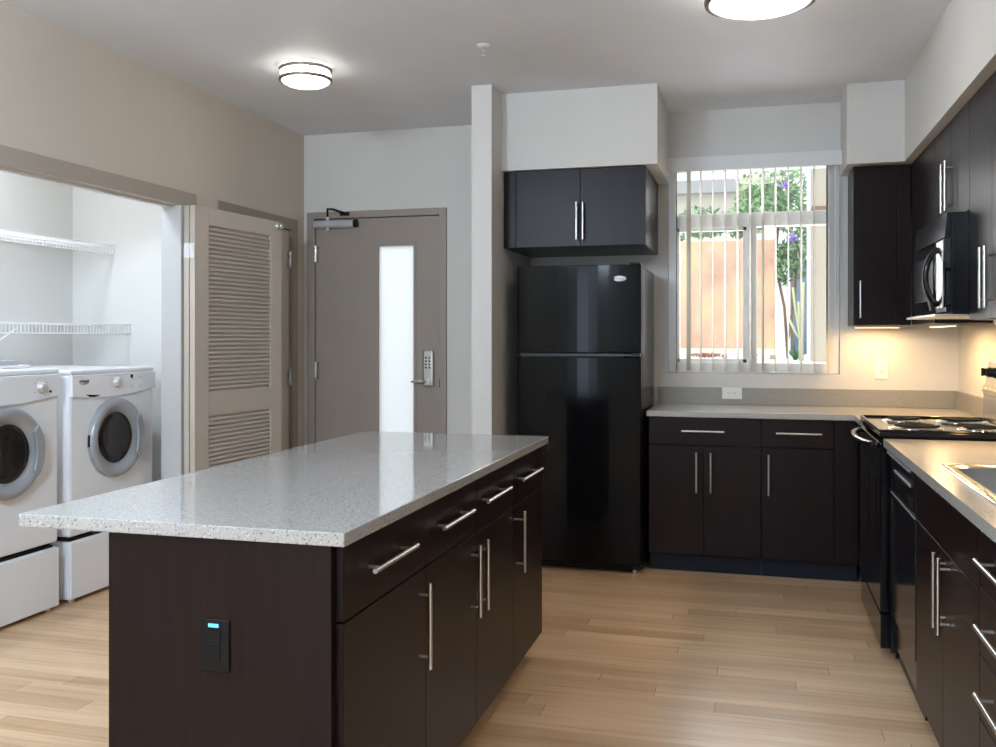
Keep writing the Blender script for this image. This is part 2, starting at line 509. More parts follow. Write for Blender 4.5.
for a, b_, z0, z1 in ((gx0 - .022, gx0, gz0 - .022, gz1 + .022), (gx1, gx1 + .022, gz0 - .022, gz1 + .022), (gx0, gx1, gz0 - .022, gz0), (gx0, gx1, gz1, gz1 + .022)):
    g.box(a, b_, py0 - 0.005, py0, z0, z1, 0.0015)
for z in (0.55, 0.95, 1.25, 1.6, 1.9):
    for x in (gx0 - .011, gx1 + .011):
        g.cyl((x, py0 - 0.007, z), (x, py0 - 0.004, z), 0.0035, 8)
g.build('glass_bead_frame', M['taupe'], dp)
MB().box(gx0, gx1, py0 + 0.018, py0 + 0.024, gz0, gz1).build('glass_pane', M['frosted'], dp)
for z in (0.22, 1.04, 1.85):
    MB().cyl((ix0 + .001, py0 - .006, z), (ix0 + .001, py0 - .006, z + 0.115), 0.008).box(ix0 - .025, ix0 + .028, py0 - .004, py0 - .001, z, z + .115).build('hinge', M['steel'], door1)
cl = MB(); cl.cyl((-2.955, py0 - 0.035, 2.108), (-2.655, py0 - 0.035, 2.108), 0.026, 20); cl.box(-2.955, -2.665, py0 - 0.035, py0, 2.083, 2.134, 0.004)
cl.cyl((-2.86, py0 - 0.035, 2.06), (-2.86, py0 - 0.035, 2.158), 0.013)
cl = cl.build('door_closer', M['grey_plastic'], door1)
MB().cyl((-2.660, py0 - 0.035, 2.108), (-2.640, py0 - 0.035, 2.108), 0.028, 20).build('end_cap', M['black_plastic'], cl)
MB().tube([(-2.86, py0 - 0.035, 2.155), (-2.86, py0 - 0.035, 2.215), (-2.80, py0 - 0.07, 2.205), (-2.73, py0 - 0.02 - 0.02, 2.180)], 0.008).box(-2.77, -2.70, YB - 0.03, YB - 0.019, 2.165, 2.190, 0.003).build('arm', M['black_plastic'], cl)
lk = MB(); lk.box(-2.170, -2.090, py0 - 0.028, py0, 0.995, 1.245, 0.014, 3)
lk = lk.build('keypad_lock', M['steel'], door1)
kb = MB()
for r_ in range(4):
    for q in range(2):
        kb.cyl((-2.142 + q * .024, py0 - 0.030, 1.19 - r_ * .022), (-2.142 + q * .024, py0 - 0.027, 1.19 - r_ * .022), 0.006, 10)
kb.build('button', M['black_plastic'], lk)
lv = MB(); lv.cyl((-2.13, py0 - 0.055, 1.032), (-2.13, py0 - 0.02, 1.032), 0.016); lv.tube([(-2.13, py0 - 0.055, 1.032), (-2.18, py0 - 0.06, 1.034), (-2.235, py0 - 0.055, 1.030)], 0.0085)
lv.build('lever', M['nickel'], lk)
MB().box(-2.049, -2.045, YB - 0.020, YB - 0.0185, 0.99, 1.05).build('strike_plate', M['black_plastic'], door1)

# kitchen window
win = thing('window_1', None, None, (-0.03, YB + 0.06, 1.106), kind=S)
wf = MB(); wy0, wy1 = YB + 0.012, YB + 0.075
for a, b_, z0, z1 in ((-0.538, -0.490, 1.107, 2.429), (0.412, 0.479, 1.107, 2.429), (-0.490, 0.412, 1.107, 1.172), (-0.490, 0.412, 2.36, 2.429), (-0.490, 0.412, 2.010, 2.096), (-0.062, 0.0, 1.172, 2.010)):
    wf.box(a, b_, wy0, wy1, z0, z1, 0.004)
for a, b_, z0, z1 in ((-0.50, -0.468, 1.16, 2.02), (-0.085, -0.055, 1.16, 2.02), (-0.49, -0.06, 1.165, 1.195), (-0.49, -0.06, 1.990, 2.015)):
    wf.box(a, b_, wy0 + 0.02, wy0 + 0.045, z0, z1, 0.003)
wf.build('window_frame', M['window_frame'], win)
for x0, x1, z0, z1 in ((-0.470, -0.083, 1.193, 1.992), (0.0, 0.412, 1.172, 2.010), (-0.490, 0.412, 2.096, 2.36)):
    MB().box(x0, x1, wy0 + 0.030, wy0 + 0.034, z0, z1).build('pane', M['glass'], win)
MB().box(-0.078, -0.066, wy0 + 0.008, wy0 + 0.020, 1.545, 1.60, 0.003).build('latch', M['window_frame'], win)
# tall living room window behind the camera
win2 = thing('window_2', None, None, (-2.15, YF - 0.08, 0.3), kind=S)
wf = MB()
for a, b_, z0, z1 in ((-2.56, -2.51, 0.3, 2.4), (-1.79, -1.74, 0.3, 2.4), (-2.51, -1.79, 0.3, 0.35), (-2.51, -1.79, 2.35, 2.4)):
    wf.box(a, b_, YF - 0.12, YF - 0.05, z0, z1)
wf.build('window_frame', M['window_frame'], win2)

# ---------------------------------------------------------------- cabinets
def bar_pull(P, n, a, z0, z1=None, a1=None):
    """straight bar pull. P maps (a, b, z) to world; vertical when z1 given, horizontal when a1 given"""
    mb = MB(); off = n
    if z1 is not None:
        mb.cyl(P(a, off, z0), P(a, off, z1), 0.006, 12)
        L = z1 - z0
        for z in (z0 + L * .14, z1 - L * .14):
            mb.cyl(P(a, 0.0005, z), P(a, off, z), 0.0045, 10)
    else:
        mb.cyl(P(a, off, z0), P(a1, off, z0), 0.006, 12)
        L = a1 - a
        for q in (a + L * .14, a1 - L * .14):
            mb.cyl(P(q, 0.0005, z0), P(q, off, z0), 0.0045, 10)
    return mb


def cabinet(name, label, P, base, a0, a1, z0, z1, depth, doors=(), drawers=(), fillers=(), toe=None, group=None, side_panels=True, cat='cabinet', z_box=None):
    """P(a,b,z)->world: a along the front, b out of the front face"""
    t_ = thing(name, label, cat, base, group)
    def pb(mb, q0, q1, b0, b1, y0, y1, bev=0.0):
        A = P(q0, b0, y0); B = P(q1, b1, y1)
        mb.box(A[0], B[0], A[1], B[1], A[2], B[2], bev)
        return mb
    if z_box:
        o_ = MB(); A0, A1 = a0 + .0006, a1 - .0006
        for q in ((A0, A0 + .018, -depth, -.020, z0, z1), (A1 - .018, A1, -depth, -.020, z0, z1), (A0 + .018, A1 - .018, -depth, -.020, z0, z0 + .018), (A0 + .018, A1 - .018, -depth, -depth + .01, z0 + .018, z1), (A0 + .018, A1 - .018, -.036, -.020, z0 + .018, z1)):
            pb(o_, *q)
        o_.build('body', M['cabinet'], t_)
    else:
        pb(MB(), a0 + .0006, a1 - .0006, -depth, -0.020, z0, z1).build('body', M['cabinet'], t_)
    for (q0, q1, y0, y1, hs) in doors:
        dd = pb(MB(), q0 + .0015, q1 - .0015, -0.0195, 0.0, y0 + .0015, y1 - .0015, 0.0012).build('door', M['cabinet'], t_)
        if hs:
            bar_pull(P, 0.032, hs[0], hs[1], z1=hs[2]).build('handle', M['nickel'], dd)
    for (q0, q1, y0, y1, hs) in drawers:
        dd = pb(MB(), q0 + .0015, q1 - .0015, -0.0195, 0.0, y0 + .0015, y1 - .0015, 0.0012).build('drawer', M['cabinet'], t_)
        if hs:
            bar_pull(P, 0.032, hs[0], hs[2], a1=hs[1]).build('handle', M['nickel'], dd)
    for (q0, q1, y0, y1) in fillers:
        pb(MB(), q0 + .001, q1 - .001, -0.0195, 0.0, y0, y1, 0.001).build('filler_panel', M['cabinet'], t_)
    if toe:
        pb(MB(), a0 + .0006, a1 - .0006, -depth, -toe, 0.0, z0 - .0005).build('toe_kick', M['toe'], t_)
    return t_


# --- island: fronts face +X
XI = -0.858
PI_ = lambda a, b_, z: (XI + b_, a, z)
s1, s2, s3, s4, s5 = 1.862, 2.385, 2.857, 3.330, 3.802
isl = [(s1, s2, [(s1, s2, .107, .712, (2.330, .458, .684))], [(s1, s2, .714, .881, (1.960, 2.235, .804))], 'espresso island cabinet with the black outlet in its end panel'),
       (s2, s4, [(s2, s3, .107, .712, (2.795, .460, .684)), (s3, s4, .107, .712, (2.882, .460, .684))], [(s2, s3, .714, .881, (2.445, 2.730, .804)), (s3, s4, .714, .881, (2.880, 3.175, .804))], 'middle double-door espresso cabinet of the island'),
       (s4, s5, [(s4, s5, .107, .712, (3.372, .461, .687))], [(s4, s5, .714, .881, (3.355, 3.665, .804))], 'espresso island cabinet at the end nearest the fridge')]
for a0, a1, ds, dr, lab in isl:
    c_ = cabinet('island_cabinet', lab, PI_, (XI - .3, (a0 + a1) / 2, 0), a0, a1, .105, .884, .556, ds, dr, toe=.075, group='cabinets of the kitchen island')
    if a0 == s1:
        MB().box(-1.434, XI - 0.019, s1 - 0.020, s1, 0.0, .884, 0.001).build('end_panel', M['cabinet'], c_)
MB().box(-1.673, -0.841, 1.829, 3.848, .8848, .9148, 0.0025).build('kitchen_island_worktop', M['quartz'])
tag(bpy.data.objects['kitchen_island_worktop'], 'pale grey speckled quartz worktop on the kitchen island', 'worktop')


# --- outlets
def outlet(name, label, P, base, a, z, w_, h_, pm, fm, horiz=False, led=False):
    """P(a,b,z)"""
    t_ = thing(name, label, 'electrical outlet', base)
    def pb(mb, q0, q1, b0, b1, y0, y1, bev=0.0):
        A = P(q0, b0, y0); B = P(q1, b1, y1); mb.box(A[0], B[0], A[1], B[1], A[2], B[2], bev); return mb
    pb(MB(), a - w_ / 2, a + w_ / 2, 0.0005, 0.006, z - h_ / 2, z + h_ / 2, 0.002).build('cover_plate', pm, t_)
    fw_, fh_ = (0.068, 0.034) if horiz else (0.034, 0.068)
    for s_ in (-1, 1):
        ca, cz = (a + s_ * .018, z) if horiz else (a, z + s_ * .018)
        rc = pb(MB(), ca - .0165, ca + .0165, 0.006, 0.0085, cz - .0165, cz + .0165, 0.003).build('receptacle', pm, t_)
        sl = MB()
        for dx, dz, ww, hh in ((-.0055, .003, .002, .008), (.0055, .003, .002, .008), (0, -.0065, .005, .004)):
            if horiz: dx, dz, ww, hh = dz, dx, hh, ww
            pb(sl, ca + dx - ww / 2, ca + dx + ww / 2, 0.0085, 0.0092, cz + dz - hh / 2, cz + dz + hh / 2)
        sl.build('slot', fm, rc)
    if led:
        pb(MB(), a - .0005 - .012, a + .012, 0.0065, 0.0088, z + .041, z + .0485).build('indicator_light', M['blue_led'], t_)['label'] = 'glowing blue indicator light'
    return t_


PE = lambda a, b_, z: (a, s1 - 0.020 - b_, z)
outlet('power_outlet', 'black outlet with small blue light on the island end panel', PE, (-1.157, s1 - .020, .645), -1.157, .648, .074, .116, M['black_plastic'], M['rubber'], led=True)
PW = lambda a, b_, z: (a, YB - b_, z)
outlet('power_outlet', 'white upright outlet on the warm-lit wall right of the window', PW, (.712, YB, 1.14), .712, 1.14, .072, .118, M['white_plastic'], M['amber'])
PSP = lambda a, b_, z: (a, YB - 0.021 - b_, z)
outlet('power_outlet', 'white sideways outlet set in the grey backsplash under the window', PSP, (-.148, YB - .021, .985), -.148, .985, .118, .072, M['white_plastic'], M['amber'], horiz=True)

# --- back wall base cabinets: fronts face -Y
YC = 5.366
PBk = lambda a, b_, z: (a, YC - b_, z)
cabinet('base_cabinet', 'espresso base cabinet with two doors beside the fridge, under the window', PBk, (-.284, 5.66, 0), -.592, .022, .111, .880, .59,
        [(-.592, -.287, .111, .722, (-.325, .463, .687)), (-.287, .022, .111, .722, (-.247, .463, .687))],
        [(-.592, .022, .724, .878, (-.407, -.174, .805))], toe=.075, group='base cabinets along the back wall')
cabinet('base_cabinet', 'espresso base cabinet with a single door and drawer, left of the stove corner', PBk, (.26, 5.66, 0), .023, .523, .111, .880, .59,
        [(.023, .401, .111, .722, (.062, .463, .687))], [(.023, .401, .724, .878, (.100, .338, .805))], fillers=[(.401, .523, .111, .878)], toe=.075, group='base cabinets along the back wall')
# L-shaped worktop with backsplash
wt = MB()
wt.prism([(-.603, 5.345, .882), (.500, 5.345, .882), (.500, 4.920, .882), (XR - .002, 4.920, .882), (XR - .002, YB - .002, .882), (-.603, YB - .002, .882)], (0, 0, .032), 0.0025)
wt = wt.build('corner_worktop', M['laminate'])
tag(wt, 'L-shaped grey laminate worktop under the window, reaching behind the stove', 'worktop')
bsp = MB(); bsp.box(-.600, XR - .003, YB - .0205, YB - .0005, .9145, 1.017, .0015); bsp.box(XR - .021, XR - .0005, 4.92, YB - .0215, .9145, 1.017, .0015)
tag(bsp.build('backsplash', M['splash']), 'low grey laminate backsplash along the back wall under the window', 'backsplash')
# corner cabinet body hidden behind the stove corner
cabinet('corner_base_cabinet', 'blind corner base cabinet between the stove and the back wall', lambda a, b_, z: (.525 - b_, a, z), (.80, 5.14, 0), 4.922, 5.344, .111, .880, .58, fillers=[(4.922, 5.344, .111, .878)], toe=.075)

# --- right wall base cabinets: fronts face -X
XB = .525
PR = lambda a, b_, z: (XB - b_, a, z)
cabinet('sink_base_cabinet', 'espresso sink cabinet with two doors beside the dishwasher', PR, (.80, 3.0, 0), 2.530, 3.478, .105, .880, .585,
        [(3.000, 3.478, .107, .708, (2.962, .488, .705)), (2.530, 3.000, .107, .708, (2.890, .488, .705))], fillers=[(2.530, 3.478, .712, .878)], toe=.06, z_box=True)
cabinet('drawer_cabinet', 'espresso drawer cabinet with stacked bar pulls at the right edge', PR, (.80, 2.3, 0), 2.070, 2.528, .105, .880, .585, (),
        [(2.070, 2.528, .724, .878, (2.16, 2.425, .805)), (2.070, 2.528, .556, .722, (2.16, 2.425, .650)), (2.070, 2.528, .400, .554, (2.16, 2.425, .490)), (2.070, 2.528, .107, .398, (2.16, 2.425, .31))], toe=.06)
# sink worktop with a cut-out
sx0, sx1, sy0, sy1 = .585, 1.065, 2.56, 3.31
wt = MB()
bmx = [(.500, sx0, 1.95, 4.130), (sx1, XR - .002, 1.95, 4.130), (sx0, sx1, 1.95, sy0), (sx0, sx1, sy1, 4.130)]
outer = [(.500, 1.95), (XR - .002, 1.95), (XR - .002, 4.130), (.500, 4.130)]; inner = [(sx0, sy0), (sx1, sy0), (sx1, sy1), (sx0, sy1)]
def ring_slab(mb, outer, inner, z0, z1):
    bm = mb.bm; V = {}
    for nm, pts in (('o', outer), ('i', inner)):
        for k, p in enumerate(pts):
            for z in (z0, z1):
                V[nm, k, z] = bm.verts.new((p[0], p[1], z))
    fs = []
    for k in range(4):
        k2 = (k + 1) % 4
        for z in (z0, z1):
            fs.append(bm.faces.new((V['o', k, z], V['o', k2, z], V['i', k2, z], V['i', k, z])))
        fs.append(bm.faces.new((V['o', k, z0], V['o', k2, z0], V['o', k2, z1], V['o', k, z1])))
        fs.append(bm.faces.new((V['i', k, z0], V['i', k2, z0], V['i', k2, z1], V['i', k, z1])))
    bmesh.ops.recalc_face_normals(bm, faces=fs)
ring_slab(wt, outer, inner, .882, .914)
wt = wt.build('sink_worktop', M['laminate'])
tag(wt, 'grey laminate worktop around the sink above the dishwasher', 'worktop')
# drop-in sink
sk = thing('kitchen_sink', 'stainless steel drop-in sink in the right-hand worktop', 'sink', (.825, 2.915, .914))
rim = MB()
def rrect(x0, x1, y0, y1, r, z, n=6):
    pts = []
    for cx, cy, a0 in ((x1 - r, y1 - r, 0), (x0 + r, y1 - r, 90), (x0 + r, y0 + r, 180), (x1 - r, y0 + r, 270)):
        for k in range(n + 1):
            a = math.radians(a0 + 90 * k / n); pts.append((cx + r * math.cos(a), cy + r * math.sin(a), z))
    return pts
def loft(mb, loops, cap_last=False, smooth=True):
    bm = mb.bm; vs = [[bm.verts.new(p) for p in L] for L in loops]; fs = []
    for A, B in zip(vs, vs[1:]):
        n = len(A)
        for k in range(n):
            f = bm.faces.new((A[k], A[(k + 1) % n], B[(k + 1) % n], B[k])); f.smooth = smooth; fs.append(f)
    if cap_last:
        fs.append(bm.faces.new(vs[-1]))
    return mb
X0, X1, Y0, Y1 = .566, 1.085, 2.545, 3.330
loft(rim, [rrect(X0, X1, Y0, Y1, .03, .9145), rrect(X0, X1, Y0, Y1, .03, .9175), rrect(X0 + .006, X1 - .006, Y0 + .006, Y1 - .006, .028, .921),
           rrect(X0 + .035, X1 - .06, Y0 + .035, Y1 - .035, .06, .919), rrect(X0 + .042, X1 - .067, Y0 + .042, Y1 - .042, .06, .912)])
rim.build('rim', M['steel'], sk)
bw_ = MB()
loft(bw_, [rrect(X0 + .042, X1 - .067, Y0 + .042, Y1 - .042, .06, .912), rrect(X0 + .050, X1 - .075, Y0 + .05, Y1 - .05, .06, .78), rrect(X0 + .075, X1 - .10, Y0 + .075, Y1 - .075, .06, .745)], True)
bw_.build('basin', M['basin'], sk)
MB().lathe([(0, .001), (.028, .001), (.042, .004), (.045, .0)], ((X0 + X1) / 2, 2.91, .7455), (0, 0, 1), 24).build('drain', M['chrome'], sk)

# --- dishwasher
dw = thing('dishwasher', 'black dishwasher between the stove and the sink cabinet', 'dishwasher', (.80, 3.80, 0))
MB().box(.555, 1.10, 3.482, 4.086, .02, .878).build('body', M['black_plastic'], dw)
MB().box(.523, .555, 3.486, 4.082, .215, .700, .003).build('door', M['black'], dw)
cp = MB(); cp.prism([(.527, 3.486, .703), (.555, 3.486, .703), (.555, 3.486, .872), (.512, 3.486, .872), (.508, 3.486, .862), (.520, 3.486, .845)], (0, .596, 0), .0015)
cp = cp.build('control_panel', M['black_plastic'], dw)
MB().box(.505, .5115, 3.50, 4.07, .862, .872, .001).build('trim_strip', M['silver_plastic'], cp)
MB().box(.5150, .5215, 3.56, 3.95, .802, .812, .002).build('latch_handle', M['silver_plastic'], cp)
bt = MB()
for k in range(5):
    bt.box(.5222, .5235, 3.53 + k * .034, 3.553 + k * .034, .735, .765, .001)
bt.build('button', M['black_glass'], cp)
MB().box(.5215, .524, 3.486, 4.082, .703, .708).build('chrome_strip', M['silver_plastic'], cp)
MB().box(.530, .555, 3.486, 4.082, .105, .208, .002).build('access_panel', M['black'], dw)
MB().box(.58, .60, 3.486, 4.082, 0, .10).build('toe_kick', M['black_plastic'], dw)

# --- electric range
st = thing('electric_range', 'black electric range with coil burners in the corner beside the dishwasher', 'stove', (.80, 4.53, 0))
SY0, SY1 = 4.155, 4.912
MB().box(.530, 1.10, SY0, SY1, .03, .900).build('body', M['black_side'], st)
ct = MB(); ct.box(.488, 1.045, SY0, SY1, .918, .940, .004); ct.box(.500, 1.040, SY0 + .004, SY1 - .004, .900, .920); 
for a0_, a1_, c0_, c1_ in ((.488, .500, SY0, SY1), (.500, 1.035, SY0, SY0 + .011), (.500, 1.035, SY1 - .011, SY1)):
    ct.box(a0_, a1_, c0_, c1_, .936, .949, .004)
ct.build('cooktop', M['black'], st)
MB().box(.500, .530, SY0 + .002, SY1 - .002, .898, .917, .002).build('front_panel', M['black'], st)
od = MB(); od.box(.490, .530, SY0 + .003, SY1 - .003, .195, .893, .005)
od = od.build('oven_door', M['black'], st)
MB().box(.4885, .4905, SY0 + .14, SY1 - .14, .40, .74, .001).build('window', M['black_glass'], od)
n = 14
pts = []
for k in range(n + 1):
    q = k / n; y_ = SY0 + .03 + q * (SY1 - SY0 - .06)
    pts.append((.490 - .062 * math.sin(PI * q) ** 0.6, y_, .880))
MB().tube(pts, .012, 12).build('handle', M['black'], od)
pts2 = [(p[0] - .0085, p[1], p[2] + .0075) for p in pts]
MB().tube(pts2[1:-1], .0025, 8).build('handle_trim', M['chrome'], od)
MB().box(.492, .530, SY0 + .003, SY1 - .003, .045, .187, .005).build('storage_drawer', M['black'], st)
for x_ in (.57, 1.05):
    for y_ in (SY0 + .04, SY1 - .04):
        MB().cyl((x_, y_, 0), (x_, y_, .032), .016).build('leveling_foot', M['black_plastic'], st)
bg = MB(); bg.prism([(1.030, SY0, .941), (1.105, SY0, .941), (1.105, SY0, 1.215), (1.058, SY0, 1.215), (1.044, SY0, 1.11), (1.026, SY0, 1.085), (1.036, SY0, 1.06)], (0, SY1 - SY0, 0), .003)
bg = bg.build('control_panel', M['steel'], st)
MB().box(1.040, 1.06, SY0 + .25, SY0 + .50, 1.12, 1.19, .002).build('clock_display', M['black_glass'], bg)
for y_ in (SY0 + .07, SY0 + .17, SY1 - .17, SY1 - .07):
    k_ = MB(); k_.lathe([(0, 0), (.024, 0), (.024, .008), (.019, .012), (.017, .030), (.012, .034), (0, .034)], (1.052, y_, 1.165), (-1, 0, .05), 24)
    k_.box(1.012, 1.022, y_ - .004, y_ + .004, 1.148, 1.186, .002)
    k_.build('knob', M['black_plastic'], bg)
for bx_, by_, R_ in ((.655, 4.345, .094), (.655, 4.725, .074), (.905, 4.345, .074), (.905, 4.725, .094)):
    pan = MB(); pan.lathe([(R_ + .018, .9405), (R_ + .016, .9445), (R_ + .006, .9435), (R_ - .004, .9412), (.030, .9408), (0, .9408)], (bx_, by_, 0), (0, 0, 1), 40)
    pan = pan.build('drip_pan', M['chrome'], st)
    sp = []
    turns = 4 if R_ > .08 else 3
    N = turns * 28
    for k in range(N + 1):
        q = k / N; rr = .022 + (R_ - .026) * q; a = 2 * PI * turns * q
        sp.append((bx_ + rr * math.cos(a), by_ + rr * math.sin(a), .9525))
    cb = MB().tube(sp, .0052, 8)
    cb.build('burner_coil', M['rubber'], pan)
    br_ = MB()
    for k in range(3):
        a = 2 * PI * k / 3 + .5
        br_.box(0, R_, -.0015, .0015, .9412, .9472)
        br_.xform(Matrix.Rotation(2 * PI / 3, 4, 'Z'))
    br_.xform(Matrix.Translation((bx_, by_, 0)))
    br_.build('coil_support', M['steel'], pan)

# --- refrigerator
fr = thing('refrigerator', 'tall black top-freezer refrigerator beside the window', 'refrigerator', (-.978, 5.6, 0))
FX0, FX1 = -1.335, -.622
MB().box(FX0 + .004, FX1, 5.318, 5.945, .022, 1.728, .006).build('body', M['black_side'], fr)
def bowed_door(z0, z1, top=False):
    """door with a gently bowed front"""
    mb = MB(); n = 12; pts = []
    yb_, yf_ = 5.308, 5.262
    pts.append((FX0, yb_)); 
    for k in range(n + 1):
        q = k / n; x = FX0 + q * (FX1 - FX0)
        pts.append((x, yf_ - .022 * (1 - (2 * q - 1) ** 2)))
    pts.append((FX1, yb_))
    mb.prism([(x, y, z0) for x, y in pts], (0, 0, z1 - z0), .005)
    for f in mb.bm.faces:
        f.smooth = True
    return mb
def weighted(o):
    md_ = o.modifiers.new('weighted_normals', 'WEIGHTED_NORMAL'); md_.weight = 100; md_.keep_sharp = True
    return o
fd = weighted(bowed_door(1.240, 1.736).build('freezer_door', M['black_door'], fr))
rd = weighted(bowed_door(.058, 1.216).build('fridge_door', M['black_door'], fr))
# recessed grips between the doors
MB().prism([(FX0 + .02, 5.30, 1.217), (FX0 + .02, 5.257, 1.217), (FX1 - .10, 5.248, 1.217), (FX1 - .06, 5.30, 1.217)], (0, 0, .006)).build('grip', M['black_plastic'], rd)
MB().prism([(FX0 + .02, 5.30, 1.233), (FX0 + .02, 5.257, 1.233), (FX1 - .10, 5.248, 1.233), (FX1 - .06, 5.30, 1.233)], (0, 0, .006)).build('grip', M['black_plastic'], fd)
MB().box(FX1 - .055, FX1 - .005, 5.262, 5.31, 1.2175, 1.2385, .002).build('hinge', M['black_plastic'], fr)
MB().box(FX1 - .065, FX1 - .005, 5.265, 5.34, 1.7365, 1.746, .002).build('hinge_cover', M['black_plastic'], fr)
MB().box(FX0 + .02, FX1 - .02, 5.29, 5.318, .02, .052, .003).build('kick_grille', M['black_plastic'], fr)
for x_ in (FX0 + .04, FX1 - .04):
    for y_ in (5.30, 5.90):
        MB().cyl((x_, y_, 0), (x_, y_, .024), .014).build('leveling_foot', M['steel'], fr)
by = 5.262 - .022 * (1 - (2 * .83 - 1) ** 2)
bd = MB().lathe([(0, 0), (.040, 0), (.040, .0025), (.036, .0035), (0, .0035)], (-.743, by + .0015, 1.657), (0, -1, 0), 32, sx=1.0, sy=.42).build('brand_badge', M['badge'], fd)
text_mesh('lettering', 'Whirlpool', .0155, (-.743, by - .003, 1.657), ROT_BACK, M['amber'], bd, weight=.0002)

# cabinet above the fridge
YU = 5.300
PU = lambda a, b_, z: (a, YU - b_, z)
cabinet('wall_cabinet', 'wide espresso two-door wall cabinet hung above the refrigerator', PU, (-1.0, 5.6, 1.848), -1.426, -.600, 1.848, 2.293, .675,
        [(-1.352, -.973, 1.848, 2.291, (-.990, 1.885, 2.098)), (-.973, -.600, 1.848, 2.291, (-.953, 1.885, 2.098))], fillers=[(-1.426, -1.352, 1.848, 2.291)], group='wall cabinets')
# corner wall cabinet on the back wall
YU2 = 5.650
PU2 = lambda a, b_, z: (a, YU2 - b_, z)
cabinet('wall_cabinet', 'narrow espresso wall cabinet between the window and the kitchen corner', PU2, (.65, 5.8, 1.397), .524, .827, 1.397, 2.293, .329,
        [(.524, .752, 1.397, 2.291, (.560, 1.437, 1.646))], fillers=[(.752, .827, 1.397, 2.291)], group='wall cabinets')
XU = .828
PU3 = lambda a, b_, z: (XU - b_, a, z)
cabinet('wall_cabinet', 'espresso corner wall cabinet on the right wall, left of the microwave', PU3, (.98, 5.3, 1.397), 4.932, 5.646, 1.397, 2.293, .30,
        fillers=[(4.932, 5.646, 1.397, 2.291)], group='wall cabinets')
cabinet('wall_cabinet', 'short espresso two-door wall cabinet directly above the microwave', PU3, (.98, 4.55, 1.842), 4.168, 4.931, 1.842, 2.293, .30,
        [(4.168, 4.548, 1.844, 2.291, (4.502, 1.885, 2.105)), (4.548, 4.931, 1.844, 2.291, (4.592, 1.885, 2.105))], group='wall cabinets')
cabinet('wall_cabinet', 'tall espresso two-door wall cabinet above the sink, right of the microwave', PU3, (.98, 3.79, 1.397), 3.410, 4.167, 1.397, 2.293, .30,
        [(3.410, 3.790, 1.397, 2.291, (3.755, 1.437, 1.662)), (3.790, 4.167, 1.397, 2.291, (3.832, 1.437, 1.662))], group='wall cabinets')

# --- microwave
mw = thing('microwave', 'black over-the-range microwave with arched handle above the stove', 'microwave', (.93, 4.55, 1.43))
MY0, MY1 = 4.171, 4.928
MB().box(.762, 1.125, MY0, MY1, 1.426, 1.838, .003).build('body', M['black'], mw)
md = MB(); md.prism([(.760, MY0, 1.430), (.742, MY0, 1.433), (.732, MY0, 1.53), (.730, MY0, 1.63), (.735, MY0, 1.732), (.760, MY0, 1.732)], (0, MY1 - MY0, 0), .001)
md = md.build('door', M['black_glass'], mw)
MB().box(.7275, .7330, MY0 + .21, MY1 - .05, 1.49, 1.68, .001).build('window', M['black'], md)
MB().box(.7285, .7340, MY0 + .004, MY0 + .135, 1.45, 1.725, .001).build('control_panel', M['steel'], md)
MB().prism([(.760, MY0, 1.738), (.737, MY0, 1.738), (.746, MY0, 1.837), (.760, MY0, 1.837)], (0, MY1 - MY0, 0), .001).build('vent_panel', M['black'], mw)
pts = []
for k in range(15):
    q = k / 14
    pts.append((.730 - .050 * math.sin(PI * q) ** .6, MY0 + .100, 1.462 + q * .235))
MB().tube(pts, .0125, 12).build('handle', M['black'], md)
MB().tube([(p[0] - .009, p[1] + .006, p[2]) for p in pts[1:-1]], .0025, 8).build('handle_trim', M['chrome'], md)
MB().box(.700, 1.120, MY0, MY1, 1.414, 1.4245, .002).build('bottom_plate', M['steel'], mw)

# under cabinet lights
uc = [((.545, .79), (5.80, 5.84), 'thin warm light strip under the corner wall cabinet by the window'),
      ((.90, .94), (5.00, 5.55), 'thin warm light strip under the right wall cabinets, deep in the corner'),
      ((.90, .94), (3.48, 4.10), 'thin warm light strip under the wall cabinet above the sink')]
for (x0, x1), (y0, y1), lab in uc:
    t_ = thing('under_cabinet_light', lab, 'lamp', ((x0 + x1) / 2, (y0 + y1) / 2, 1.380), 'under-cabinet lights')
    MB().box(x0, x1, y0, y1, 1.384, 1.3965, .002).build('housing', M['white_plastic'], t_)
    MB().box(x0 + .005, x1 - .005, y0 + .005, y1 - .005, 1.381, 1.384).build('diffuser', M['strip_glow'], t_)
    lamp('under_cabinet_glow', 'AREA', ((x0 + x1) / 2, (y0 + y1) / 2, 1.378), 8.0 * max(x1 - x0, y1 - y0), (1.0, .64, .28), size=x1 - x0, size_y=y1 - y0)

